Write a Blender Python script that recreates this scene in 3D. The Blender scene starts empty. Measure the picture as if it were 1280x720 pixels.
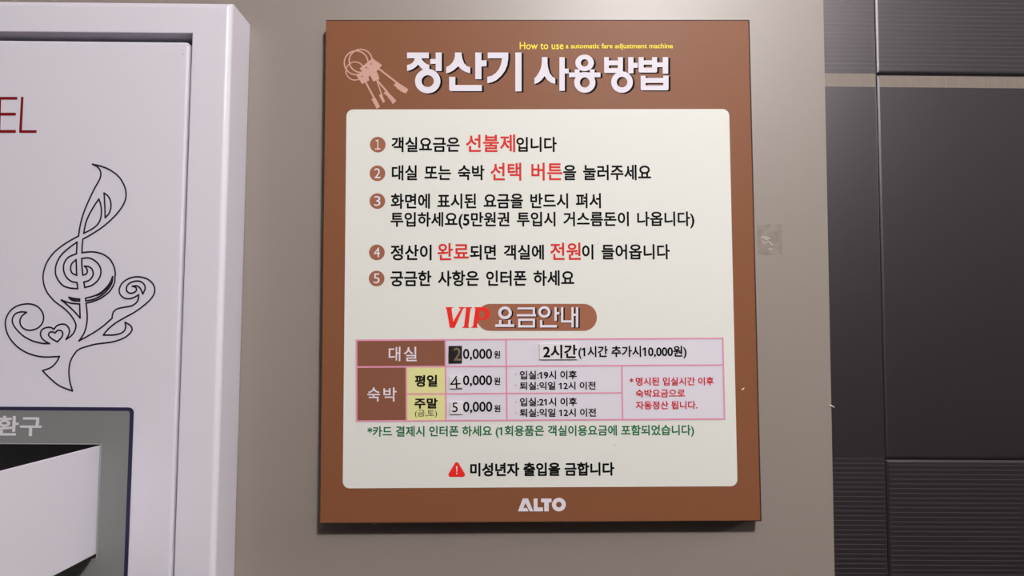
import bpy, bmesh, math, random
from mathutils import Vector, Matrix

SC = bpy.context.scene
COL = SC.collection

# ------------------------------------------------------------------ camera, light, exposure
F_PX, PITCH, YAW, ROLL = 999.6, 0.0666973, 0.0081371, 0.0065629
DIST, EYE = 0.9, 1.5                     # camera in front of the wall, above the floor
CAM = Vector((0.0, -DIST, EYE))
_cy, _sy, _cp, _sp, _cr, _sr = (math.cos(YAW), math.sin(YAW), math.cos(PITCH), math.sin(PITCH),
                                math.cos(ROLL), math.sin(ROLL))
FW = Vector((_sy * _cp, _cy * _cp, _sp))
_r0 = Vector((_cy, -_sy, 0.0))
_u0 = _r0.cross(FW)
RT = _cr * _r0 + _sr * _u0
UP = -_sr * _r0 + _cr * _u0

cam_data = bpy.data.cameras.new('camera')
cam = bpy.data.objects.new('camera', cam_data)
COL.objects.link(cam)
cam_data.sensor_fit = 'HORIZONTAL'
cam_data.sensor_width = 36.0
cam_data.lens = F_PX / 1280.0 * 36.0
cam_data.clip_start = 0.01
M3 = Matrix((RT, UP, -FW)).transposed()
cam.matrix_world = Matrix.Translation(CAM) @ M3.to_4x4()
SC.camera = cam

LAMP_POS = (0.383, -1.47, 2.50)
LAMP_POWER = 97.0
LAMP_SIZE = 0.12
lamp_light = bpy.data.lights.new('ceiling_lamp_glow', 'POINT')
lamp_light.shadow_soft_size = LAMP_SIZE / 2
lamp_light.energy = LAMP_POWER
lamp_light.color = (1.0, 0.975, 0.975)
lamp_obj = bpy.data.objects.new('ceiling_lamp_glow', lamp_light)
COL.objects.link(lamp_obj)
lamp_obj.location = LAMP_POS

# added fill lamp far to the right, unseen: brightens the machine's right side
FILL_POS = (3.0, -0.6, 2.50)
fill_light = bpy.data.lights.new('ceiling_lamp_glow', 'POINT')
fill_light.shadow_soft_size = 0.12
fill_light.energy = 92.0
fill_light.color = (1.0, 0.985, 0.99)
fill_obj = bpy.data.objects.new('ceiling_lamp_glow', fill_light)
COL.objects.link(fill_obj)
fill_obj.location = FILL_POS

world = bpy.data.worlds.new('world')
SC.world = world
world.use_nodes = True
world.node_tree.nodes['Background'].inputs['Color'].default_value = (0.9, 0.95, 1.0, 1)
world.node_tree.nodes['Background'].inputs['Strength'].default_value = 0.05

vs = SC.view_settings
vs.view_transform = 'Standard'
vs.look = 'None'
vs.exposure = 0.0
vs.gamma = 1.0
vs.use_curve_mapping = False


# ------------------------------------------------------------------ helpers
def at(px, py, Y=0.0):
    """Point of the plane y = Y that the photograph shows at pixel (px, py)."""
    d = FW * F_PX + RT * (px - 640.0) - UP * (py - 360.0)
    t = (Y + DIST) / d.y
    return CAM + d * t


def lin(c):
    c = c / 255.0
    return c / 12.92 if c <= 0.04045 else ((c + 0.055) / 1.055) ** 2.4


def rgb(r, g, b):
    return (lin(r), lin(g), lin(b), 1.0)


def material(name, color, rough=0.6, spec=0.5, grain=0.0, grain_scale=900.0, bump=0.0, bump_scale=300.0, stretch=None, coat=0.0, metal=0.0, ior=1.5, tint=None):
    m = bpy.data.materials.new(name)
    m.use_nodes = True
    nt = m.node_tree
    b = nt.nodes['Principled BSDF']
    b.inputs['Base Color'].default_value = color
    b.inputs['Roughness'].default_value = rough
    b.inputs['Specular IOR Level'].default_value = spec
    b.inputs['IOR'].default_value = ior
    if tint:
        b.inputs['Specular Tint'].default_value = tint
    b.inputs['Metallic'].default_value = metal
    if coat:
        b.inputs['Coat Weight'].default_value = coat
        b.inputs['Coat Roughness'].default_value = 0.3
    tc = nt.nodes.new('ShaderNodeTexCoord')
    src = tc.outputs['Object']
    if stretch:
        mp = nt.nodes.new('ShaderNodeMapping')
        mp.inputs['Scale'].default_value = stretch
        nt.links.new(src, mp.inputs['Vector'])
        src = mp.outputs['Vector']
    if grain:
        n = nt.nodes.new('ShaderNodeTexNoise')
        n.inputs['Scale'].default_value = grain_scale
        n.inputs['Detail'].default_value = 3.0
        nt.links.new(src, n.inputs['Vector'])
        mx = nt.nodes.new('ShaderNodeMix')
        mx.data_type = 'RGBA'
        nt.links.new(n.outputs['Fac'], mx.inputs[0])
        lo = tuple(max(0.0, c * (1 - grain)) for c in color[:3]) + (1,)
        hi = tuple(min(1.0, c * (1 + grain)) for c in color[:3]) + (1,)
        mx.inputs[6].default_value = lo
        mx.inputs[7].default_value = hi
        nt.links.new(mx.outputs[2], b.inputs['Base Color'])
    if bump:
        n2 = nt.nodes.new('ShaderNodeTexNoise')
        n2.inputs['Scale'].default_value = bump_scale
        n2.inputs['Detail'].default_value = 4.0
        nt.links.new(src, n2.inputs['Vector'])
        bp = nt.nodes.new('ShaderNodeBump')
        bp.inputs['Strength'].default_value = bump
        bp.inputs['Distance'].default_value = 0.001
        nt.links.new(n2.outputs['Fac'], bp.inputs['Height'])
        nt.links.new(bp.outputs['Normal'], b.inputs['Normal'])
    return m


MT = {}
MT['wall'] = material('beige_wall_panel', rgb(138, 128, 121), 0.42, 0.6, grain=0.05, grain_scale=500, bump=0.06, bump_scale=700)
MT['tile'] = material('charcoal_tile', rgb(31, 26, 30), 0.37, 1.0, grain=0.12, grain_scale=600, bump=0.05, bump_scale=900, tint=(1.0, 0.93, 1.0, 1.0))
MT['rib'] = material('tile_rib', rgb(70, 64, 65), 0.37, 1.0, tint=(1.0, 0.93, 1.0, 1.0))
MT['band'] = material('tile_linen_band', rgb(121, 109, 100), 0.4, 0.6, grain=0.22, grain_scale=60, stretch=(9, 1, 0.4))
MT['grout'] = material('dark_grout', rgb(38, 35, 36), 0.9, 0.2)
MT['ceiling'] = material('ceiling_paint', rgb(205, 200, 192), 0.8, 0.2)
MT['floor'] = material('floor_stone', rgb(70, 62, 56), 0.5, 0.4, grain=0.2, grain_scale=30)
MT['room'] = material('room_paint', rgb(84, 77, 71), 0.8, 0.2)
MT['roomdark'] = material('dark_room_paint', rgb(58, 54, 52), 0.8, 0.2)
MT['white'] = material('white_powder_coat', rgb(214, 209, 220), 0.4, 0.45, bump=0.05, bump_scale=600)
MT['inside'] = material('dark_cavity', rgb(60, 62, 58), 0.7, 0.2)
MT['bezel'] = material('grey_bezel_film', rgb(120, 120, 120), 0.5, 0.3, grain=0.05)
MT['trimgrey'] = material('pale_grey_trim', rgb(160, 160, 158), 0.5, 0.3)
MT['navy'] = material('navy_print', rgb(40, 38, 66), 0.5, 0.3)
MT['ink'] = material('dark_navy_ink', rgb(34, 30, 42), 0.6, 0.2)
MT['maroon'] = material('maroon_print', rgb(122, 12, 22), 0.6, 0.2)
MT['lightgrey'] = material('light_grey_print', rgb(206, 204, 208), 0.5, 0.3)
MT['brown'] = material('brown_print', rgb(126, 79, 53), 0.47, 0.17, grain=0.05, grain_scale=700)
MT['edge'] = material('dark_board_edge', rgb(52, 34, 24), 0.7, 0.2)
MT['cream'] = material('cream_print', rgb(219, 219, 213), 0.55, 0.3)
MT['black'] = material('black_print', rgb(11, 10, 11), 0.7, 0.1)
MT['red'] = material('red_print', rgb(205, 44, 40), 0.6, 0.2)
MT['crimson'] = material('crimson_print', rgb(196, 34, 44), 0.6, 0.2)
MT['vipred'] = material('bright_red_print', rgb(226, 36, 26), 0.6, 0.2)
MT['green'] = material('green_print', rgb(18, 104, 58), 0.6, 0.2)
MT['titlewhite'] = material('white_print', rgb(222, 216, 226), 0.6, 0.2)
MT['yellow'] = material('yellow_print', rgb(250, 226, 70), 0.6, 0.2)
MT['keypink'] = material('dusty_pink_print', rgb(198, 155, 140), 0.6, 0.2)
MT['celllilac'] = material('pale_lilac_print', rgb(214, 209, 220), 0.6, 0.2)
MT['cellyellow'] = material('pale_yellow_print', rgb(219, 216, 150), 0.6, 0.2)
MT['cellbrown'] = material('dark_brown_print', rgb(128, 80, 60), 0.6, 0.2)
MT['gridpink'] = material('pink_line_print', rgb(217, 146, 172), 0.6, 0.2)
MT['badge'] = material('brown_badge_print', rgb(150, 94, 70), 0.6, 0.2)
MT['sticker'] = material('white_sticker', rgb(220, 216, 218), 0.5, 0.3)
MT['blacksticker'] = material('black_sticker', rgb(24, 21, 18), 0.45, 0.3)
MT['tan'] = material('tan_print', rgb(124, 108, 86), 0.6, 0.2)
MT['lamp_trim'] = material('lamp_trim_white', rgb(225, 225, 222), 0.5, 0.3)
MT['plaster'] = material('plaster_white', rgb(235, 226, 214), 0.9, 0.1)


def link(o, parent=None):
    COL.objects.link(o)
    if parent is not None:
        o.parent = parent
    return o


def mesh_obj(name, bm, mats, parent=None, smooth=False):
    me = bpy.data.meshes.new(name)
    bm.normal_update()
    bm.to_mesh(me)
    bm.free()
    for m in (mats if isinstance(mats, (list, tuple)) else [mats]):
        me.materials.append(MT[m])
    if smooth:
        for p in me.polygons:
            p.use_smooth = True
    o = bpy.data.objects.new(name, me)
    return link(o, parent)


def empty(name, loc, label, cat, group=None):
    o = bpy.data.objects.new(name, None)
    o.empty_display_size = 0.05
    COL.objects.link(o)
    o.location = loc
    o['label'] = label
    o['category'] = cat
    if group:
        o['group'] = group
    return o


def structure(o):
    o['kind'] = 'structure'
    return o


def add_box(bm, x0, x1, y0, y1, z0, z1, mat=0, bevel=0.0, seg=3):
    res = bmesh.ops.create_cube(bm, size=1.0)
    vs_ = res['verts']
    for v in vs_:
        v.co = Vector((x0 + (v.co.x + .5) * (x1 - x0), y0 + (v.co.y + .5) * (y1 - y0), z0 + (v.co.z + .5) * (z1 - z0)))
    faces = list({f for v in vs_ for f in v.link_faces})
    for f in faces:
        f.material_index = mat
    if bevel:
        edges = list({e for f in faces for e in f.edges})
        r = bmesh.ops.bevel(bm, geom=edges, offset=bevel, segments=seg, profile=0.5, affect='EDGES', clamp_overlap=True)
        for f in r['faces']:
            f.material_index = mat
    return faces


def rounded_rect(x0, x1, z0, z1, r, n=8):
    pts = []
    for cx, cz, a0 in ((x1 - r, z1 - r, 0), (x0 + r, z1 - r, 90), (x0 + r, z0 + r, 180), (x1 - r, z0 + r, 270)):
        for k in range(n + 1):
            a = math.radians(a0 + 90.0 * k / n)
            pts.append((cx + r * math.cos(a), cz + r * math.sin(a)))
    return pts


def add_prism(bm, pts, y0, y1, mat=0):
    """Solid with the outline pts (x, z) between y0 (front) and y1 (back)."""
    f = [bm.verts.new((x, y0, z)) for x, z in pts]
    b = [bm.verts.new((x, y1, z)) for x, z in pts]
    fs = [bm.faces.new(f), bm.faces.new(list(reversed(b)))]
    n = len(pts)
    for i in range(n):
        fs.append(bm.faces.new((f[i], b[i], b[(i + 1) % n], f[(i + 1) % n])))
    for q in fs:
        q.material_index = mat
    return fs


def add_frame(bm, outer, inner, y0, y1, mat=0):
    """Solid ring between two outlines with the same number of points."""
    n = len(outer)
    L = []
    for pts, y in ((outer, y0), (inner, y0), (outer, y1), (inner, y1)):
        L.append([bm.verts.new((x, y, z)) for x, z in pts])
    fo, fi, bo, bi = L
    out = []
    for i in range(n):
        j = (i + 1) % n
        out.append(bm.faces.new((fo[i], fi[i], fi[j], fo[j])))
        out.append(bm.faces.new((bo[i], bo[j], bi[j], bi[i])))
        out.append(bm.faces.new((fo[i], fo[j], bo[j], bo[i])))
        out.append(bm.faces.new((fi[i], bi[i], bi[j], fi[j])))
    for q in out:
        q.material_index = mat
    return out


def resample(pts, per=7):
    """Catmull-Rom through (x, y[, 1]) points; a point with a third item is a corner."""
    runs, cur = [], [pts[0]]
    for p in pts[1:]:
        cur.append(p)
        if len(p) > 2:
            runs.append(cur)
            cur = [p]
    if len(cur) > 1:
        runs.append(cur)
    out = []
    for r in runs:
        q = [Vector(p[:2]) for p in r]
        if len(q) == 2:
            seg = [q[0], q[1]]
        else:
            ext = [q[0] * 2 - q[1]] + q + [q[-1] * 2 - q[-2]]
            seg = []
            for i in range(1, len(ext) - 2):
                p0, p1, p2, p3 = ext[i - 1:i + 3]
                for k in range(per):
                    t = k / per
                    seg.append(0.5 * ((2 * p1) + (p2 - p0) * t + (2 * p0 - 5 * p1 + 4 * p2 - p3) * t * t
                                      + (3 * p1 - p0 - 3 * p2 + p3) * t ** 3))
            seg.append(q[-1])
        out.append(seg)
    return out


# ------------------------------------------------------------------ setting: walls, floor, ceiling
TILE_X0 = at(1036.2, 360)[0]             # right edge of the beige panel
ROOM = (-1.7, 3.6, -2.6, 2.62)           # x0, x1, y front, ceiling height

bm = bmesh.new()
add_box(bm, ROOM[0], TILE_X0, 0.0, 0.012, 0.0, ROOM[3])
structure(mesh_obj('wall_back', bm, 'wall'))

# tiled wall: slabs with bevelled edges, a linen band and ribbed strips on each
JX = at(1103.6, 360)[0]
ZU = at(1190, 91.8)[2]                   # joint above the middle tile
ZL = at(1190, 575.2)[2]                  # joint below it
TY = 0.004                               # tile face, a little behind the panel face
TBACK = 0.014
GAP = 0.0008
PITCH_R = 0.00524


def tile_slab(bm, x0, x1, z0, z1, edge):
    """One tile with softly pillowed edges."""
    rings = []
    for c, drop in ((edge, 0.0), (edge * 0.75, edge * 0.036), (edge * 0.35, edge * 0.18), (edge * 0.12, edge * 0.31), (0.0, edge * 0.52), (0.0, 0.010)):
        rings.append([bm.verts.new((x, TY + drop, z)) for x, z in
                      ((x0 + c, z0 + c), (x1 - c, z0 + c), (x1 - c, z1 - c), (x0 + c, z1 - c))])
    bm.faces.new(rings[0])
    for a, b in zip(rings, rings[1:]):
        for k in range(4):
            bm.faces.new((a[k], b[k], b[(k + 1) % 4], a[(k + 1) % 4]))


def plate(bm, x0, x1, z0, z1, mat):
    add_box(bm, x0, x1, TY - 0.0002, TY + 0.001, z0, z1, mat)


def ribs(bm, x0, x1, z_top, z_bot):
    z = z_top
    while z > z_bot:
        plate(bm, x0, x1, z - 0.0004, z + 0.0004, 1)
        z -= PITCH_R


bm = bmesh.new()
band_h = at(1190, 92)[2] - at(1190, 108.6)[2]
add_box(bm, TILE_X0 - 0.004, ROOM[1], 0.0062, 0.020, 0.0, ROOM[3], 3)
# narrow strip of full-height tile beside the panel
zs = at(1064, 90.5)[2]
E1, E2 = 0.0007, 0.0034
xa, xb = TILE_X0 - 0.003, JX - GAP / 2
tile_slab(bm, xa, xb, 0.0, ROOM[3], E1)
plate(bm, xa + 0.001, xb - E1, zs - band_h, zs, 2)
ribs(bm, xa + 0.001, xb - E1, zs + 0.3, zs + 0.003)
ribs(bm, xa + 0.001, xb - E1, ZL + 0.0005, ZL - 0.28)
x = JX + GAP / 2
while x < ROOM[1]:
    x2 = min(x + 0.5992, ROOM[1])
    tile_slab(bm, x, x2, ZU + GAP / 2, ZU + 0.46, E2)
    ribs(bm, x + E2, x2 - E2, ZU + 0.30, ZU + 0.004)
    tile_slab(bm, x, x2, ZL + GAP / 2, ZU - GAP / 2, E2)
    plate(bm, x + E2, x2 - E2, ZU - band_h, ZU - E2 * 0.6, 2)
    tile_slab(bm, x, x2, ZL - 0.46, ZL - GAP / 2, E2)
    ribs(bm, x + E2, x2 - E2, ZL - 0.0062, ZL - 0.28)
    x = x2 + GAP
bmesh.ops.recalc_face_normals(bm, faces=bm.faces)
structure(mesh_obj('wall_tiled', bm, ['tile', 'rib', 'band', 'grout']))

bm = bmesh.new()
add_box(bm, ROOM[0], ROOM[1], ROOM[2], 0.02, -0.03, 0.0)
structure(mesh_obj('floor', bm, 'floor'))
bm = bmesh.new()
add_box(bm, ROOM[0], ROOM[1], ROOM[2], 0.02, ROOM[3], ROOM[3] + 0.03)
structure(mesh_obj('ceiling', bm, 'ceiling'))
bm = bmesh.new()
add_box(bm, ROOM[0] - 0.03, ROOM[0], ROOM[2], 0.02, 0.0, ROOM[3])
structure(mesh_obj('wall_left', bm, 'room'))
bm = bmesh.new()
add_box(bm, ROOM[1], ROOM[1] + 0.03, ROOM[2], 0.02, 0.0, ROOM[3])
structure(mesh_obj('wall_right', bm, 'room'))
bm = bmesh.new()
add_box(bm, ROOM[0], ROOM[1], ROOM[2] - 0.03, ROOM[2], 0.0, ROOM[3])
structure(mesh_obj('wall_front', bm, 'roomdark'))

# base rings of the ceiling lamp and of the added fill lamp
def lamp_base(pos, label):
    bm = bmesh.new()
    n = 48
    ro, ri = LAMP_SIZE / 2 + 0.022, LAMP_SIZE / 2 - 0.02
    L = [[bm.verts.new((r * math.cos(2 * math.pi * k / n), r * math.sin(2 * math.pi * k / n), z)) for k in range(n)]
         for r, z in ((ri, 0.0), (ri, -0.03), (ri + 0.01, -0.034), (ro - 0.012, -0.026), (ro, -0.012), (ro, 0.0))]
    for a, b in zip(L, L[1:]):
        for k in range(n):
            bm.faces.new((a[k], a[(k + 1) % n], b[(k + 1) % n], b[k]))
    o = mesh_obj('ceiling_lamp', bm, 'lamp_trim', smooth=True)
    o.location = (pos[0], pos[1], ROOM[3])
    o['label'] = label
    o['category'] = 'lamp'
    o['group'] = 'ceiling lamps of the corridor'


lamp_base(LAMP_POS, 'round white base of the ceiling lamp just above and in front of the sign')
lamp_base(FILL_POS, 'round white base of the added fill lamp far to the right over the dark tiles')

# ------------------------------------------------------------------ the sign board
S_ROT, S_T = 0.0104018, 0.020
S_W, S_H = 0.4782510, 0.5579524
S_C = Vector((0.0377767, 0.0, 0.0835105 + EYE))
sign = empty('sign_board', S_C, 'brown framed notice board with cream panel of Korean instructions and price table', 'sign')
sign.rotation_euler = (0.0, -S_ROT, 0.0)
_sc, _ss = math.cos(S_ROT), math.sin(S_ROT)


def S(px, py):
    p = at(px, py, -S_T)
    dx, dz = p.x - S_C.x, p.z - S_C.z
    return (_sc * dx + _ss * dz, -_ss * dx + _sc * dz)


LAYER = 0.00012


def lay(k):
    return -S_T - k * LAYER


class Flat:
    """Collects printed shapes given in photo pixels, mapped into a plane by fn."""

    def __init__(self, fn, y, s=1.0, ox=0.0, oy=0.0):
        self.bm = bmesh.new()
        self.k = 0
        self.fn, self.y, self.s, self.ox, self.oy = fn, y, s, ox, oy

    def pt(self, x, y):
        X, Z = self.fn(self.ox + x / self.s, self.oy + y / self.s)
        return self.bm.verts.new((X, self.y - self.k * 0.0000015, Z))

    def poly(self, pts):
        self.k += 1
        f = self.bm.faces.new([self.pt(*p[:2]) for p in pts])
        f.normal_update()
        if f.normal.y > 0:
            f.normal_flip()

    def rect(self, x0, y0, x1, y1):
        self.poly([(x0, y0), (x1, y0), (x1, y1), (x0, y1)])

    def rrect(self, x0, y0, x1, y1, r):
        self.poly(rounded_rect(x0, x1, y0, y1, r))

    def ring(self, cx, cy, rx, ry, ix, iy, icx=None, icy=None, n=56):
        self.k += 1
        icx = cx if icx is None else icx
        icy = cy if icy is None else icy
        o = [self.pt(cx + rx * math.cos(2 * math.pi * k / n), cy + ry * math.sin(2 * math.pi * k / n)) for k in range(n)]
        i = [self.pt(icx + ix * math.cos(2 * math.pi * k / n), icy + iy * math.sin(2 * math.pi * k / n)) for k in range(n)]
        for k in range(n):
            self.bm.faces.new((o[k], o[(k + 1) % n], i[(k + 1) % n], i[k]))

    def disc(self, cx, cy, r, n=40):
        self.poly([(cx + r * math.cos(2 * math.pi * k / n), cy + r * math.sin(2 * math.pi * k / n)) for k in range(n)])

    def stroke(self, pts, w, smooth=True, per=7):
        segs = resample(pts, per) if smooth else [[Vector(p[:2]) for p in pts]]
        for seg in segs:
            self.k += 1
            seg = [p for i, p in enumerate(seg) if i == 0 or (p - seg[i - 1]).length > 1e-6]
            L, R = [], []
            for i, p in enumerate(seg):
                a = seg[max(i - 1, 0)]
                b = seg[min(i + 1, len(seg) - 1)]
                d = (b - a).normalized()
                nrm = Vector((-d.y, d.x)) * (w / 2)
                q = p
                if i == 0:
                    q = p - d * w * 0.4
                elif i == len(seg) - 1:
                    q = p + d * w * 0.4
                L.append(self.pt(*(q + nrm)))
                R.append(self.pt(*(q - nrm)))
            for i in range(len(seg) - 1):
                self.bm.faces.new((L[i], R[i], R[i + 1], L[i + 1]))

    def build(self, name, mat, parent):
        for f in self.bm.faces:
            f.normal_update()
            if f.normal.y > 0:
                f.normal_flip()
        return mesh_obj(name, self.bm, mat, parent)


def text_mesh(s, shear=0.0, spacing=1.0, word=1.0):
    cu = bpy.data.curves.new('lettering_curve', 'FONT')
    cu.body = s
    cu.size = 1.0
    cu.shear = shear
    cu.space_character = spacing
    cu.space_word = word
    cu.resolution_u = 4
    tmp = bpy.data.objects.new('lettering_curve', cu)
    COL.objects.link(tmp)
    dg = bpy.context.evaluated_depsgraph_get()
    me = bpy.data.meshes.new_from_object(tmp.evaluated_get(dg))
    COL.objects.unlink(tmp)
    bpy.data.objects.remove(tmp)
    bpy.data.curves.remove(cu)
    return me


def flagged_ones(me, s, spacing, word):
    """Gives each bare upright 1 of the lettering its slanting flag."""
    spots = [i for i, c in enumerate(s) if c == '1']
    if not spots:
        return
    bm = bmesh.new()
    bm.from_mesh(me)
    for i in spots:
        t = text_mesh(s[:i + 1], 0.0, spacing, word)
        xr = max(v.co.x for v in t.vertices)
        bpy.data.meshes.remove(t)
        xr -= 0.098
        w = 0.086
        bm.faces.new([bm.verts.new((xr + a, b, 0.0)) for a, b in
                      ((0.0, 0.682), (-0.165, 0.560), (-0.165, 0.560 - w), (0.0, 0.682 - w * 0.9))][::-1])
    bm.to_mesh(me)
    bm.free()


def lettering(name, s, box, k, mat, parent, bold=0.018, fn=S, y=None, shear=0.0, spacing=1.0, word=1.0):
    """Printed words whose ink fills the pixel box (x0, y0, x1, y1) of the photograph."""
    me = text_mesh(s, shear, spacing, word)
    flagged_ones(me, s, spacing, word)
    if bold > 0.001:
        # heavier strokes: the letters printed eight times round a small circle
        src = bmesh.new()
        src.from_mesh(me)
        vco = [v.co.copy() for v in src.verts]
        src.verts.index_update()
        fidx = [[v.index for v in f.verts] for f in src.faces]
        src.free()
        out = bmesh.new()
        for q in range(8):
            a = 2 * math.pi * (q + 0.5) / 8
            vv = [out.verts.new((c.x + bold * math.cos(a), c.y + bold * math.sin(a), q * 0.0000015)) for c in vco]
            for f in fidx:
                out.faces.new([vv[t] for t in f])
        out.to_mesh(me)
        out.free()
    me.name = name
    xs = [v.co.x for v in me.vertices]
    ys = [v.co.y for v in me.vertices]
    bx0, bx1, by0, by1 = min(xs), max(xs), min(ys), max(ys)
    x0, y0, x1, y1 = box
    xc, yc = (x0 + x1) / 2, (y0 + y1) / 2
    lx0, lx1 = fn(x0, yc)[0], fn(x1, yc)[0]
    lz0, lz1 = fn(xc, y1)[1], fn(xc, y0)[1]
    yy = lay(k) if y is None else y
    for v in me.vertices:
        u = (v.co.x - bx0) / (bx1 - bx0)
        w = (v.co.y - by0) / (by1 - by0)
        v.co = (lx0 + u * (lx1 - lx0), yy - v.co.z, lz0 + w * (lz1 - lz0))
    me.materials.clear()
    me.materials.append(MT[mat])
    return link(bpy.data.objects.new(name, me), parent)


# board with a dark edge, brown printed face
bm = bmesh.new()
add_box(bm, -S_W / 2, S_W / 2, -S_T, 0.0, -S_H / 2, S_H / 2, 0, 0.0006, 2)
mesh_obj('board', bm, 'edge', sign)
fx0, fz1 = S(408.2, 25.4)
fx1, fz0 = -1, -1
pr, pl, pb = 0.0017, 0.0003, 0.0012
bm = bmesh.new()
add_box(bm, -S_W / 2 + pl, S_W / 2 - pr, lay(2), -S_T + 0.001, -S_H / 2 + pb, S_H / 2 - 0.0013, 0)
mesh_obj('brown_face', bm, 'brown', sign)

# cream panel with rounded corners
cx0 = (S(433, 200)[0] + S(428.6, 560)[0]) / 2
cx1 = (S(912, 200)[0] + S(921.3, 560)[0]) / 2
cz1 = S(672, 136.7)[1]
cz0 = S(676, 609)[1]
bm = bmesh.new()
add_prism(bm, rounded_rect(cx0, cx1, cz0, cz1, 0.0075), lay(4), lay(1))
mesh_obj('cream_panel', bm, 'cream', sign)

# key bunch emblem
kf = Flat(S, lay(4), 8.467, 425, 55)
for cx, cy, r, w in ((172, 200, 128, 14), (220, 180, 124, 14), (160, 287, 98, 12)):
    kf.ring(cx, cy, r + w / 2 - 2, r + w / 2 - 2, r - w / 2 - 2, r - w / 2 - 2)
kf.poly([(345, 153), (447, 225), (412, 262), (385, 295), (400, 310), (418, 375), (352, 400), (330, 352),
         (300, 350), (312, 385), (235, 425), (175, 335), (235, 290), (207, 262)])
for a, b, w in (((410, 262), (604, 412), 18), ((270, 400), (368, 585), 18), ((392, 392), (450, 560), 13), ((402, 395), (502, 512), 19)):
    kf.stroke([a, b], w, smooth=False)
for p in ([(600, 400), (725, 480), (698, 525), (680, 515), (672, 520), (655, 503), (645, 506), (633, 490), (625, 492), (616, 475), (604, 478), (598, 458), (568, 440)],
          [(375, 568), (425, 665), (390, 687), (378, 672), (383, 664), (366, 652), (372, 642), (354, 632), (360, 622), (344, 612), (349, 602), (330, 586)],
          [(440, 528), (478, 610), (455, 625), (445, 612), (449, 602), (433, 590), (436, 580), (425, 570), (412, 540)],
          [(490, 488), (598, 602), (560, 637), (548, 622), (552, 612), (534, 604), (537, 593), (519, 586), (522, 574), (504, 567), (507, 556), (488, 548), (490, 540), (460, 525)]):
    kf.poly(p)
keys = kf.build('key_emblem', 'keypink', sign)
hf = Flat(S, lay(5), 8.467, 425, 55)
for cx, cy, r in ((332, 213, 8), (278, 252, 9), (232, 345, 8), (298, 263, 5), (318, 345, 9), (252, 352, 4)):
    hf.disc(cx, cy, r, 14)
hf.build('key_hole', 'brown', keys)


# title in heavy hand-cut letters with a dark drop shadow
def title_shapes(F, dx=0.0, dy=0.0):
    def use(s, ox, oy):
        F.s, F.ox, F.oy = s, ox + dx, oy + dy
    R, P = F.rect, F.poly
    s = 10.29
    use(s, 500, 55)
    R(92, 112, 372, 187)
    P([(190, 187), (182, 218), (160, 245), (128, 264), (92, 273), (92, 350), (125, 343), (165, 325), (205, 297), (235, 268), (275, 187)])
    P([(235, 268), (262, 300), (300, 338), (378, 335), (378, 272), (348, 262), (318, 242), (292, 215), (275, 187)])
    R(460, 112, 537, 350)
    R(390, 195, 462, 258)
    F.ring(357, 480, 163, 157, 78, 76)
    P([(708, 112), (706, 160), (695, 205), (672, 245), (640, 277), (595, 300), (595, 380), (635, 370), (690, 340), (750, 288),
       (790, 330), (840, 360), (903, 380), (903, 300), (860, 285), (825, 250), (805, 200), (795, 155), (792, 112)])
    P([(633, 425), (712, 425), (712, 530), (1053, 530), (1053, 608), (655, 608), (640, 600), (633, 585)])
    use(s, 580, 55)
    R(145, 112, 225, 455)
    R(224, 213, 290, 290)
    P([(305, 112), (570, 112), (568, 200), (555, 280), (525, 350), (480, 410), (420, 465), (360, 495), (300, 508), (300, 425),
       (360, 410), (410, 375), (450, 325), (475, 265), (490, 187), (305, 187)])
    R(660, 112, 740, 612)
    use(s, 660, 55)
    P([(178, 172), (177, 250), (165, 315), (140, 370), (110, 415), (82, 445), (82, 518), (130, 500), (175, 465), (212, 415),
       (245, 460), (290, 497), (350, 517), (350, 445), (310, 420), (278, 375), (258, 310), (250, 250), (250, 172)])
    R(403, 172, 472, 605)
    R(471, 320, 525, 382)
    F.ring(727, 245, 119, 106, 48, 47)
    F.ring(730, 497, 136, 133, 63, 65)
    R(527, 370, 931, 430)
    R(600, 330, 662, 372)
    R(795, 330, 855, 372)
    use(s, 750, 55)
    P([(52, 172), (113, 172), (113, 375), (66, 375), (56, 369), (52, 358)])
    R(228, 172, 293, 375)
    R(112, 215, 229, 276)
    R(112, 314, 229, 375)
    R(362, 172, 430, 380)
    R(429, 245, 485, 310)
    F.ring(282, 493, 139, 137, 68, 68)
    P([(495, 172), (560, 172), (560, 370), (510, 370), (500, 364), (495, 353)])
    P([(668, 172), (733, 172), (733, 353), (728, 364), (718, 370), (668, 370)])
    R(559, 213, 669, 269)
    R(559, 307, 669, 370)
    R(732, 240, 806, 300)
    R(805, 172, 875, 385)
    P([(522, 410), (585, 410), (585, 598), (538, 598), (527, 592), (522, 580)])
    P([(812, 410), (880, 410), (880, 580), (875, 592), (865, 598), (812, 598)])
    R(584, 440, 813, 503)
    R(584, 536, 813, 598)


tf = Flat(S, lay(6))
title_shapes(tf)
title = tf.build('title_lettering', 'titlewhite', sign)
tf = Flat(S, lay(3))
for q in (0.35, 0.7, 1.0):
    title_shapes(tf, 2.6 * q, 1.15 * q)
tf.build('title_shadow', 'black', title)

lettering('subtitle_lettering', 'How to use', (649.6, 52.6, 704.4, 61.8), 4, 'yellow', sign, 0.008)
lettering('subtitle_lettering', 'a automatic fare adjustment machine', (707, 54.4, 841, 62.6), 4, 'yellow', sign, 0.014)

# five numbered lines
for num, cx, cy in (('１', 472.3, 181), ('2', 471.9, 216.8), ('3', 471.8, 251.5), ('4', 471.2, 315.6), ('5', 470.9, 348.2)):
    f = Flat(S, lay(5))
    f.disc(cx, cy, 9.8)
    b = f.build('number_badge', 'badge', sign)
    hw = 3.9 if num != '１' else 3.3
    lettering('numeral', num, (cx - hw, cy - 6.3, cx + hw, cy + 6.0), 6, 'titlewhite', b, 0.0)

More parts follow.
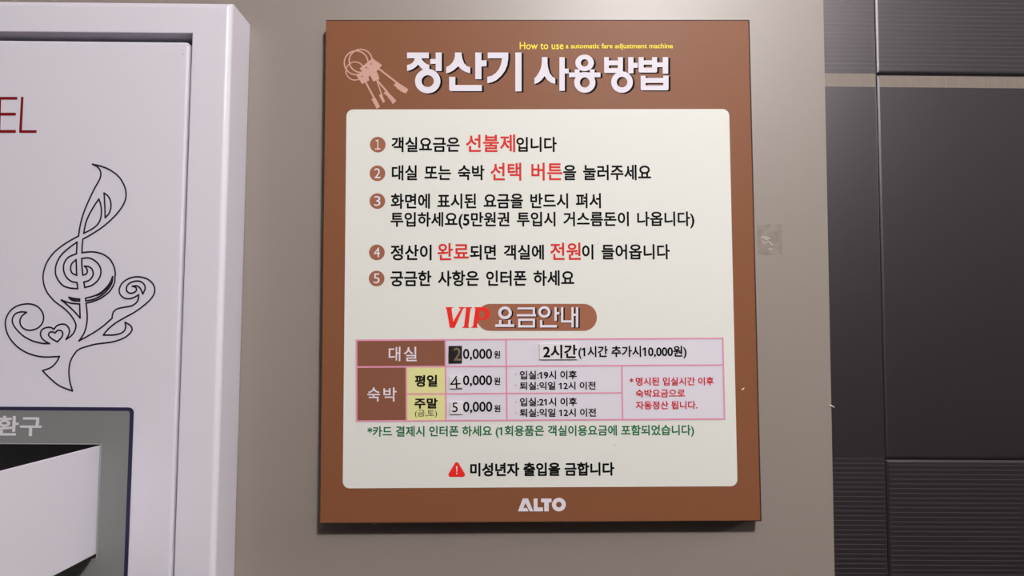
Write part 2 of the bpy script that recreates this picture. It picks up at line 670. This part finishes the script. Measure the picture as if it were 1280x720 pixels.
LINES = [
    ('객실요금은', (489.4, 171.3, 574.7, 190.4), 0), ('선불제', (582.4, 168.3, 644, 190.5), 1), ('입니다', (645.4, 171.3, 696, 190.2), 0),
    ('대실 또는 숙박', (489.8, 206.5, 605.6, 225.6), 0), ('선택 버튼', (613.1, 203.5, 703.1, 226), 1), ('을 눌러주세요', (704, 206, 813.8, 225.6), 0),
    ('화면에 표시된 요금을 반드시 펴서', (488.6, 241.8, 751.1, 260.9), 0),
    ('투입하세요(5만원권 투입시 거스름돈이 나옵니다)', (488.3, 264.8, 867.8, 286.2), 0),
    ('정산이', (488.4, 305.9, 539.6, 325.6), 0), ('완료', (547, 303.8, 586, 325.4), 1), ('되면 객실에', (587.3, 305.9, 679.9, 325), 0),
    ('전원', (687.8, 303.3, 726, 325), 1), ('이 들어옵니다', (727.5, 305.3, 837.2, 324.6), 0),
    ('궁금한 사항은 인터폰 하세요', (487.9, 338, 717.8, 357.8), 0),
]
for s, box, red in LINES:
    o = lettering('instruction_lettering', s, box, 5, 'red' if red else 'black', sign, 0.022 if red else 0.027, word=1.45)
    if red:
        o['label'] = 'red words in the instructions'

# price heading
f = Flat(S, lay(5), 12.8, 550, 375)
f.rrect(588, 62, 2510, 494, 212)
pill = f.build('heading_badge', 'badge', sign)
f = Flat(S, lay(7), 12.8, 550, 375)
f.poly([(88, 115), (212, 115), (208, 130), (185, 137), (212, 345), (335, 137), (300, 130), (303, 115), (398, 115), (394, 130), (370, 140), (235, 445), (158, 445), (105, 137), (90, 130)])
f.poly([(402, 115), (515, 115), (512, 130), (490, 137), (455, 423), (470, 432), (466, 445), (355, 445), (358, 432), (385, 423), (420, 137), (400, 130)])
f.poly([(553, 115), (690, 115), (690, 140), (632, 152), (622, 300), (590, 423), (608, 432), (604, 445), (500, 445), (503, 432), (528, 423), (568, 137), (550, 130)])
f.ring(690, 217, 107, 103, 48, 64, 674, 228)
f.build('heading_lettering', 'vipred', sign)['label'] = 'red italic VIP letters'


def heading_shapes(F, dx=0.0, dy=0.0):
    def use(s, ox, oy):
        F.s, F.ox, F.oy = s, ox + dx, oy + dy
    R = F.rect
    use(12.8, 550, 375)
    F.ring(1040, 205, 108, 102, 60, 56)
    R(945, 320, 985, 388)
    R(1090, 320, 1130, 388)
    R(885, 388, 1190, 432)
    use(12.8, 650, 375)
    R(-40, 118, 240, 152)
    R(205, 152, 240, 230)
    R(-50, 228, 256, 262)
    R(-30, 300, 240, 335)
    R(-30, 335, 5, 440)
    R(205, 335, 240, 440)
    R(5, 403, 205, 440)
    F.ring(390, 192, 97, 92, 56, 52)
    R(550, 115, 587, 332)
    R(587, 193, 630, 232)
    R(320, 322, 357, 440)
    R(357, 400, 590, 440)
    R(655, 115, 692, 360)
    R(692, 325, 822, 362)
    R(822, 115, 858, 438)
    R(895, 115, 932, 438)
    R(858, 220, 895, 254)


f = Flat(S, lay(7.6))
heading_shapes(f)
head = f.build('heading_lettering', 'titlewhite', sign)
f = Flat(S, lay(6.2))
for q in (0.5, 1.0):
    heading_shapes(f, 1.9 * q, 0.9 * q)
f.build('heading_shadow', 'black', head)


# ---- price table
def tpt(u, v):
    """u, v in 0..1 over the table's outline in the photograph."""
    tl, tr, br, bl = (445.8, 425.3), (903.2, 423.0), (905.5, 523.6), (446.0, 526.4)
    x = (1 - v) * ((1 - u) * tl[0] + u * tr[0]) + v * ((1 - u) * bl[0] + u * br[0])
    y = (1 - v) * ((1 - u) * tl[1] + u * tr[1]) + v * ((1 - u) * bl[1] + u * br[1])
    return S(x, y)


U1, U2, U3, U4 = (508 - 445.8) / 458.4, (557 - 445.8) / 458.4, (633 - 445.8) / 458.4, (777.2 - 445.8) / 458.4
V1, V2 = 0.331, 0.669
f = Flat(tpt, lay(5))
f.rect(0, 0, 1, 1)
table = f.build('price_table', 'celllilac', sign)
for a in ((0, 0, U2, V1), (0, V1, U1, 1)):
    f = Flat(tpt, lay(6))
    f.rect(*a)
    f.build('header_cell', 'cellbrown', table)
for a in ((U1, V1, U2, V2), (U1, V2, U2, 1)):
    f = Flat(tpt, lay(6))
    f.rect(*a)
    f.build('day_cell', 'cellyellow', table)
f = Flat(tpt, lay(7))
wu, wv = 2.0 / 458 / 2, 2.0 / 101 / 2
for u0, v0, u1, v1 in ((0, 0, 1, 0), (0, 1, 1, 1), (0, V1, 1, V1), (U1, V2, U4, V2), (0, 0, 0, 1), (1, 0, 1, 1), (U1, V1, U1, 1),
                       (U2, 0, U2, 1), (U3, 0, U3, 1), (U4, V1, U4, 1)):
    f.rect(u0 - wu, v0 - wv, u1 + wu, v1 + wv)
f.build('table_grid', 'gridpink', table)
CELLS = [
    ('대', (486, 433.4, 500.6, 451.5), 'titlewhite', 0.010), ('실', (505, 433.4, 521, 451.5), 'titlewhite', 0.010),
    ('숙', (459.4, 484.2, 475.2, 501.9), 'titlewhite', 0.010), ('박', (479.4, 484.2, 496, 501.9), 'titlewhite', 0.010),
    ('평일', (518.6, 468.6, 546.7, 483.5), 'black', 0.034), ('주말', (518, 497.4, 547.3, 510.8), 'black', 0.034),
    ('(금,토)', (518.8, 512.4, 546.3, 522), 'black', 0.0),
    ('0,000', (578.8, 436.0, 615.2, 450.6), 'black', 0.020), ('원', (617.5, 438.5, 625.3, 447.8), 'black', 0.024),
    ('0,000', (578.8, 469.1, 615.2, 483.2), 'black', 0.020), ('원', (617.5, 471.6, 625.3, 481), 'black', 0.024),
    ('0,000', (578.9, 502, 615.4, 516.6), 'black', 0.020), ('원', (617.7, 506, 625.5, 515), 'black', 0.024),
    ('(1시간 추가시10,000원)', (722.8, 432.2, 858, 448.6), 'black', 0.028),
    ('입실:19시 이후', (649.8, 463.1, 721, 474.2), 'black', 0.026), ('퇴실:익일 12시 이전', (649.8, 477, 744.4, 487.2), 'black', 0.026),
    ('입실:21시 이후', (649.8, 496.9, 721.2, 507.6), 'black', 0.026), ('퇴실:익일 12시 이전', (649.8, 510.4, 744.9, 521), 'black', 0.026),
    ('*', (786.8, 472.5, 791.8, 478), 'crimson', 0.02),
    ('명시된 입실시간 이후', (794.5, 471.3, 892, 481.8), 'crimson', 0.024),
    ('숙박요금으로', (794.5, 486.4, 856, 496.8), 'crimson', 0.024), ('자동정산 됩니다.', (794.5, 501.2, 871.5, 511.6), 'crimson', 0.024),
]
for s, box, mat, bold in CELLS:
    lettering('table_lettering', s, box, 8, mat, table, bold)
f = Flat(S, lay(8))
for x, y in ((644.4, 467.6), (644.4, 481.8), (644.6, 502.4), (644.6, 515.8)):
    f.disc(x, y, 0.9, 12)
f.build('bullet_dots', 'gridpink', table)


# stuck-on price stickers
def sticker(name, box, mat, words, wbox, wmat, bold, label, tilt=0.0):
    x0, y0, x1, y1 = box
    a, b = S(x0, y1), S(x1, y0)
    bm = bmesh.new()
    add_box(bm, a[0], b[0], lay(20), lay(5), a[1], b[1], 0, 0.0002, 1)
    o = mesh_obj(name, bm, mat, sign)
    o['label'] = label
    if words == '4':
        f = Flat(S, lay(21))
        f.stroke([(570.6, 470.6), (569.0, 473.4), (563.8, 480.0)], 1.7, smooth=False)
        f.stroke([(563.9, 480.3), (575.3, 479.4)], 1.7, smooth=False)
        f.stroke([(570.6, 474.0), (570.9, 484.4)], 1.9, smooth=False)
        f.stroke([(570.9, 484.9), (577.6, 485.0)], 0.8, smooth=False)
        f.build('sticker_lettering', wmat, o)
    else:
        lettering('sticker_lettering', words, wbox, 21, wmat, o, bold)
    return o


sticker('price_sticker', (560.9, 432.3, 577.6, 453.6), 'blacksticker', '2', (567.4, 434.6, 576.2, 450.6), 'tan', 0.006, 'black sticker with a faint 2')
sticker('price_sticker', (562.4, 469.9, 578.2, 485.8), 'sticker', '4', (563.4, 470.2, 575.6, 484.6), 'black', 0.006, 'white sticker with a 4')
sticker('price_sticker', (562.4, 502, 578.2, 517.6), 'sticker', '5', (565.3, 502.9, 572.3, 515.1), 'black', 0.004, 'white sticker with a 5')
sticker('price_sticker', (674.2, 429.4, 721.8, 449.4), 'sticker', '2시간', (678.7, 430.8, 721.2, 448), 'black', 0.032, 'white sticker with the hours')

lettering('note_lettering', '*카드 결제시 인터폰 하세요 (1회용품은 객실이용요금에 포함되었습니다)', (459.4, 531.6, 867.4, 547.2), 5, 'green', sign, 0.026)

# warning line
f = Flat(S, lay(5))
tri = []
for (cx, cy), a0 in (((571, 580.6), 210), ((578.4, 593.2), -30), ((563.4, 593.2), 90)):
    for k in range(7):
        a = math.radians(a0 + 120 * k / 6)
        tri.append((cx + 2.9 * math.cos(a), cy + 2.9 * math.sin(a)))
f.poly(tri)
warn = f.build('warning_triangle', 'vipred', sign)
f = Flat(S, lay(6))
f.poly([(570.1, 582.6), (572.0, 582.6), (571.5, 589.6), (570.6, 589.6)])
f.disc(571.05, 591.6, 0.95, 14)
f.build('exclamation_mark', 'titlewhite', warn)
lettering('warning_lettering', '미성년자 출입을 금합니다', (587.7, 577.9, 767.9, 595.1), 5, 'black', sign, 0.038)

# maker's name at the foot
f = Flat(S, lay(4), 16.0, 640, 615)
f.poly([(120, 385), (215, 128), (320, 128), (425, 385), (352, 385), (268, 215), (228, 318), (300, 318), (328, 385)])
f.poly([(432, 128), (510, 128), (510, 305), (620, 305), (620, 385), (432, 385)])
f.poly([(582, 128), (790, 128), (790, 205), (735, 205), (735, 385), (645, 385), (645, 205), (582, 205)])
f.ring(937, 250, 138, 135, 57, 56)
f.build('logo_lettering', 'titlewhite', sign)

# small chips on the printed face
for pts in ([(926.6, 487.2), (928.6, 485.0), (930.4, 484.6), (929.6, 486.6), (927.4, 487.6)],
            [(467.2, 654.8), (467.9, 654.4), (468.4, 655.1), (467.8, 655.6)]):
    f = Flat(S, lay(4))
    f.poly(pts)
    f.build('paint_chip', 'plaster', sign)
f = Flat(S, lay(5))
f.disc(768.0, 555.8, 0.5, 8)
f.build('dirt_speck', 'black', sign)

# ------------------------------------------------------------------ the payment machine on the left
M_D = 0.0622507                          # how far its front stands off the wall


def Mw(px, py, dep=M_D):
    p = at(px, py, -dep)
    return (p.x, p.z)


MX1 = (at(288.6, 6, -M_D).x + at(267.6, 716, -M_D).x) / 2 + 0.0006
MZ1 = at(260, 2.3, -M_D).z
MX0, MZ0 = MX1 - 0.62, MZ1 - 0.98
machine = empty('payment_machine', (0, 0, 0), 'white wall mounted payment machine with treble clef print and open return tray', 'machine')

OX1 = (at(240.2, 60, -M_D).x + at(217.2, 700, -M_D).x) / 2       # opening of the housing
OZ1 = at(150, 40.8, -M_D).z
OX0, OZ0 = MX0 + 0.045, MZ0 + 0.045
bm = bmesh.new()
outer = [(MX0, MZ0), (MX1, MZ0), (MX1, MZ1), (MX0, MZ1)]
inner = [(OX0, OZ0), (OX1, OZ0), (OX1, OZ1), (OX0, OZ1)]
add_frame(bm, outer, inner, -M_D, -0.0008)
bm.edges.ensure_lookup_table()
fo = [e for e in bm.edges if all(abs(v.co.y + M_D) < 1e-6 for v in e.verts) and
      all(min(abs(v.co.x - MX0), abs(v.co.x - MX1)) < 1e-6 for v in e.verts)]
fo = [e for e in fo if len({(round(v.co.x, 5), round(v.co.z, 5)) for v in e.verts} & {(round(a, 5), round(b, 5)) for a, b in outer}) == 2]
bmesh.ops.bevel(bm, geom=fo, offset=0.0065, segments=6, profile=0.5, affect='EDGES')
fi = [e for e in bm.edges if all(abs(v.co.y + M_D) < 1e-6 for v in e.verts) and
      len({(round(v.co.x, 5), round(v.co.z, 5)) for v in e.verts} & {(round(a, 5), round(b, 5)) for a, b in inner}) == 2]
bmesh.ops.bevel(bm, geom=fi, offset=0.0012, segments=3, profile=0.5, affect='EDGES')
bmesh.ops.recalc_face_normals(bm, faces=bm.faces)
mesh_obj('housing', bm, 'white', machine)
bm = bmesh.new()
add_box(bm, OX0 - 0.002, OX1 + 0.002, -0.012, -0.0015, OZ0 - 0.002, OZ1 + 0.002)
mesh_obj('back_plate', bm, 'inside', machine)

# door with a hole for the return tray
DX1 = (at(236.9, 60, -M_D).x + at(214.4, 700, -M_D).x) / 2
DZ1 = at(150, 51.3, -M_D).z
DX0, DZ0 = OX0 + 0.004, OZ0 + 0.004
HX1 = (at(126.6, 560, -M_D).x + at(121.4, 690, -M_D).x) / 2
HZ1 = at(60, 555.0, -M_D).z
HZ0 = at(118, 698.0, -M_D).z
HX0 = HX1 - 0.235
D_B = -M_D + 0.016
hole = rounded_rect(HX0, HX1, HZ0, HZ1, 0.0008, 6)
bm = bmesh.new()
fs = add_frame(bm, rounded_rect(DX0, DX1, DZ0, DZ1, 0.0045, 6), hole, -M_D, D_B)
bm.edges.ensure_lookup_table()
hs = {(round(a, 6), round(b, 6)) for a, b in hole}
ring_e = []
for e in bm.edges:
    if all(abs(v.co.y + M_D) < 1e-6 for v in e.verts) and len(e.link_faces) == 2:
        k = [(round(v.co.x, 6), round(v.co.z, 6)) in hs for v in e.verts]
        if not any(k) and any(abs(f.normal.y) < 0.5 for f in e.link_faces):
            ring_e.append(e)
bm.normal_update()
ring_e = [e for e in bm.edges if all(abs(v.co.y + M_D) < 1e-6 for v in e.verts)
          and not any((round(v.co.x, 5), round(v.co.z, 5)) in {(round(a, 5), round(b, 5)) for a, b in hole} for v in e.verts)]
bmesh.ops.bevel(bm, geom=ring_e, offset=0.0032, segments=4, profile=0.5, affect='EDGES')
bmesh.ops.recalc_face_normals(bm, faces=bm.faces)
door = mesh_obj('door', bm, 'white', machine)

# dark pocket behind the hole
bm = bmesh.new()
pk = 0.002
pocket_y = -0.014
add_box(bm, HX0 - pk, HX1 + pk, pocket_y, pocket_y + 0.001, HZ0 - pk, HZ1 + pk)
add_box(bm, HX0 - pk, HX0 - 0.0004, D_B, pocket_y, HZ0 - pk, HZ1 + pk)
add_box(bm, HX1 + 0.0004, HX1 + pk, D_B, pocket_y, HZ0 - pk, HZ1 + pk)
add_box(bm, HX0 - pk, HX1 + pk, D_B, pocket_y, HZ0 - pk, HZ0 - 0.0004)
add_box(bm, HX0 - pk, HX1 + pk, D_B, pocket_y, HZ1 + 0.0004, HZ1 + pk)
mesh_obj('return_pocket', bm, 'inside', machine)

# grey bezel round the hole with a navy rim
BX1 = (at(168.2, 530, -M_D).x + at(158.6, 715, -M_D).x) / 2
BZ1 = at(60, 508.6, -M_D).z
BX0, BZ0 = HX0 - (BX1 - HX1), HZ0 - 0.055
rim = 0.0036
bm = bmesh.new()
add_frame(bm, rounded_rect(BX0, BX1, BZ0, BZ1, 0.0055, 8), rounded_rect(BX0 + rim, BX1 - rim, BZ0 + rim, BZ1 - rim, 0.0025, 8),
          -M_D - 0.0012, -M_D + 0.0005)
rim_o = mesh_obj('bezel_rim', bm, 'navy', machine)
bm = bmesh.new()
add_frame(bm, rounded_rect(BX0 + rim, BX1 - rim, BZ0 + rim, BZ1 - rim, 0.0025, 8), rounded_rect(HX0, HX1, HZ0, HZ1, 0.0008, 8),
          -M_D - 0.0011, -M_D + 0.0005)
bezel = mesh_obj('bezel', bm, 'bezel', machine)
bm = bmesh.new()
add_frame(bm, rounded_rect(HX0 - 0.0007, HX1 + 0.0007, HZ0 - 0.0007, HZ1 + 0.0007, 0.001, 8), rounded_rect(HX0, HX1, HZ0, HZ1, 0.0008, 8),
          -M_D - 0.0016, -M_D + 0.002)
mesh_obj('opening_trim', bm, 'trimgrey', bezel)
lettering('bezel_lettering', '반환구', (-31, 519.6, 53.1, 544.8), 0, 'lightgrey', bezel, 0.024, fn=Mw, y=-M_D - 0.0014)

# tray that slides out of the hole towards the viewer
TX1 = HX1 - 0.0009
TX0 = HX0 + 0.0009
TZ1, TZ0 = HZ1 - 0.0012, at(120.8, 692.4, -M_D).z
TF, TB = -M_D - 0.235, -M_D + 0.030
w = 0.0022
bm = bmesh.new()
add_box(bm, TX1 - w, TX1, TF, TB, TZ0, TZ1, 0, 0.0007, 3)
add_box(bm, TX0, TX0 + w, TF, TB, TZ0, TZ1, 0, 0.0007, 3)
add_box(bm, TX0 + w * .5, TX1 - w * .5, TF, TF + w, TZ0, TZ1 - 0.0006, 0, 0.0006, 2)
add_box(bm, TX0 + w * .5, TX1 - w * .5, TF + w * .5, TB, TZ0, TZ0 + w, 0, 0.0006, 2)
tray = mesh_obj('return_tray', bm, 'white', machine)

# maroon letters of the name on the door
f = Flat(Mw, -M_D - 0.0003, 10.28, 0, 110)
f.poly([(-22, 115), (18, 115), (5, 577), (-33, 577)])
f.rect(10, 115, 225, 150)
f.rect(5, 318, 206, 355)
f.rect(0, 540, 206, 577)
f.poly([(272, 115), (305, 115), (284, 543), (473, 543), (473, 577), (247, 577)])
f.build('door_lettering', 'maroon', machine)

# treble clef line drawing on the door
G1, G2, G3, G4, G5 = (7.2, 90, 200), (6.55, 50, 280), (6.0, 0, 370), (8.0, 70, 340), (1.0, 0, 0)


def px_pts(g, pts):
    s, ox, oy = g
    return [(ox + p[0] / s, oy + p[1] / s) + tuple(p[2:]) for p in pts]


outline = (
    px_pts(G1, [(185, 38), (230, 62), (256, 98), (260, 140), (245, 185), (200, 265), (150, 370), (105, 480), (75, 590), (60, 685, 1)])
    + px_pts(G2, [(250, 135), (180, 180), (110, 240), (55, 320), (28, 410), (32, 490), (60, 560), (110, 622)])
    + px_pts(G3, [(430, 55), (490, 100), (540, 155), (570, 215), (560, 265), (535, 298), (497, 325, 1), (520, 280), (518, 243), (493, 215), (457, 212),
                  (425, 226), (405, 250, 1), (382, 236), (345, 238), (315, 255), (305, 285), (315, 315), (342, 340), (373, 357, 1),
                  (320, 355), (250, 338), (180, 302), (125, 250), (97, 205), (96, 165), (120, 132), (160, 119), (200, 122, 1),
                  (165, 152), (151, 187), (160, 225), (190, 250), (230, 257), (280, 243), (315, 210), (328, 170), (320, 125), (290, 85),
                  (245, 63), (190, 60), (130, 75), (80, 110), (48, 165), (42, 220), (60, 290), (105, 355), (165, 405), (240, 440), (330, 457),
                  (447, 453, 1), (425, 495), (385, 535), (320, 560, 1), (380, 620), (450, 675), (545, 712, 1), (525, 640), (518, 560), (530, 490), (558, 437)])
    + px_pts(G5, [(99, 436.6), (111, 432.4), (121, 430.0)])
    + px_pts(G4, [(560, 700), (670, 665), (735, 620), (762, 575), (745, 535), (692, 503, 1), (698, 550), (682, 590), (640, 617), (570, 630), (475, 630, 1),
                  (520, 575), (590, 515), (690, 455), (790, 400), (880, 335), (950, 270), (985, 210), (985, 150), (950, 95), (890, 60), (810, 48),
                  (730, 65), (665, 110), (635, 170), (642, 222), (680, 258), (730, 268), (780, 255), (828, 228, 1), (824, 272), (800, 312), (750, 340),
                  (670, 355), (612, 370), (577, 398), (566, 430), (562, 462, 1), (480, 535), (400, 592), (320, 640), (230, 690, 1), (278, 620), (305, 540),
                  (314, 440), (303, 312, 1), (360, 298), (430, 272), (490, 235), (545, 185), (585, 110)])
    + px_pts(G2, [(615, 440), (617, 395), (603, 340), (570, 285), (510, 245), (430, 228), (345, 235, 1), (347, 180), (352, 125, 1)])
    + px_pts(G1, [(200, 655), (300, 585), (400, 490), (465, 400), (488, 320), (475, 240), (430, 160), (360, 100), (280, 62), (185, 38, 1)]))
closed = [
    px_pts(G1, [(243, 352, 1), (200, 415), (155, 495), (125, 570), (107, 660, 1), (170, 628), (225, 588), (258, 530), (266, 460), (259, 400), (243, 352, 1)]),
    px_pts(G1, [(290, 298, 1), (297, 420), (300, 520, 1), (335, 480), (352, 420), (345, 360), (322, 322), (290, 298, 1)]),
    px_pts(G2, [(305, 148, 1), (240, 195), (175, 255), (135, 330), (128, 400), (145, 450), (185, 500), (240, 523), (310, 530, 1), (305, 480, 1), (255, 468),
                (215, 430), (195, 380), (200, 320), (235, 272), (300, 243, 1), (305, 148, 1)]),
    px_pts(G2, [(297, 292, 1), (262, 325), (252, 365), (265, 402), (302, 420, 1), (297, 292, 1)]),
    px_pts(G2, [(343, 283, 1), (400, 278), (450, 300), (490, 345), (500, 400), (480, 455), (430, 500), (368, 520, 1), (360, 475, 1), (405, 460), (435, 420),
                (430, 375), (402, 350), (365, 345, 1), (384, 365), (388, 395), (375, 412), (352, 418, 1), (345, 350), (343, 283, 1)]),
    px_pts(G4, [(55, 280, 1), (140, 310), (238, 320, 1), (243, 460, 1), (180, 390), (110, 325), (55, 280, 1)]),
    px_pts(G3, [(432, 344, 1), (390, 320), (367, 295), (372, 275), (392, 268), (415, 277, 1), (432, 260), (455, 258), (471, 275), (466, 305), (432, 344, 1)]),
    px_pts(G4, [(130, 253, 1), (190, 266), (238, 270, 1), (238, 292, 1), (185, 288), (150, 275), (130, 253, 1)]),
    px_pts(G4, [(297, 262, 1), (380, 240), (450, 205), (510, 150), (548, 95), (568, 45, 1), (562, 105), (524, 170), (462, 230), (380, 272), (300, 290, 1), (297, 262, 1)]),
    px_pts(G4, [(828, 228)]),
]
spiral = px_pts(G4, [(870, 220, 1), (893, 165), (880, 120), (840, 93), (790, 92), (740, 110), (710, 145), (708, 185), (735, 210), (775, 208), (804, 185),
                     (800, 155), (765, 142, 1), (810, 138), (845, 165), (870, 220, 1)])
f = Flat(Mw, -M_D - 0.0003)
LW = 2.0
f.stroke(outline, LW)
for c in closed:
    if len(c) > 2:
        f.stroke(c, LW)
f.stroke(spiral, LW)
f.poly(px_pts(G4, [(130, 253), (190, 266), (238, 270), (238, 280), (185, 282), (150, 273)]))
f.poly(px_pts(G4, [(400, 232), (450, 205), (510, 150), (548, 95), (568, 45), (560, 105), (520, 165), (460, 220), (410, 245)]))
f.build('treble_clef_print', 'ink', machine)
for x, y, r in ((235.0, 56.4, 0.6), (229.3, 67.8, 0.5)):
    f = Flat(Mw, -M_D - 0.0003)
    f.disc(x, y, r, 10)
    f.build('dirt_speck', 'ink', machine)

# ------------------------------------------------------------------ marks on the wall
m = material('yellowed_tape_glue', rgb(150, 140, 122), 0.42, 0.5)
nt = m.node_tree
tr = nt.nodes.new('ShaderNodeBsdfTransparent')
mix = nt.nodes.new('ShaderNodeMixShader')
ns = nt.nodes.new('ShaderNodeTexNoise')
ns.inputs['Scale'].default_value = 90.0
tcn = nt.nodes.new('ShaderNodeTexCoord')
mr = nt.nodes.new('ShaderNodeMapRange')
mr.inputs['From Min'].default_value = 0.3
mr.inputs['From Max'].default_value = 0.8
mr.inputs['To Max'].default_value = 0.3
nt.links.new(tcn.outputs['Object'], ns.inputs['Vector'])
nt.links.new(ns.outputs['Fac'], mr.inputs['Value'])
nt.links.new(mr.outputs['Result'], mix.inputs['Fac'])
nt.links.new(tr.outputs[0], mix.inputs[1])
nt.links.new(nt.nodes['Principled BSDF'].outputs[0], mix.inputs[2])
nt.links.new(mix.outputs[0], nt.nodes['Material Output'].inputs['Surface'])
MT['glue'] = m
m = material('glue_smear', rgb(176, 168, 163), 0.5, 0.4)
MT['smear'] = m


def Wl(px, py):
    p = at(px, py)
    return (p.x, p.z)


f = Flat(Wl, -0.0003)
f.poly([(946, 282), (960, 280.5), (977, 280), (978, 300), (977.5, 317), (962, 319), (947, 318)])
res = f.build('tape_residue', 'glue', None)
res['label'] = 'faint yellowed square of old tape glue on the beige wall right of the sign'
res['category'] = 'stain'
f = Flat(Wl, -0.0006)
for pts, w in (([(952, 297), (955, 296), (957, 299), (961, 298)], 1.6), ([(957, 303), (961, 302), (965, 306)], 1.4), ([(961, 311), (965, 311.5)], 1.3),
               ([(957, 295.5), (962, 298.5)], 1.2), ([(953, 301), (956, 305)], 1.1)):
    f.stroke(pts, w)
f.build('glue_smear', 'smear', res)

rnd = random.Random(4)
bm = bmesh.new()
bmesh.ops.create_icosphere(bm, subdivisions=2, radius=1.0)
c = at(1039.3, 507.6)
for v in bm.verts:
    k = 1 + rnd.uniform(-.35, .35)
    q = Vector((v.co.x * 0.0030 * k, v.co.y * 0.0011 * k, v.co.z * 0.0009 * k))
    q.z -= q.x * 0.35
    v.co = q
chip = mesh_obj('plaster_chip', bm, 'plaster')
chip.location = (c.x, -0.0006, c.z)
chip['label'] = 'tiny white plaster chip on the edge between beige wall and dark tiles'
chip['category'] = 'chip'
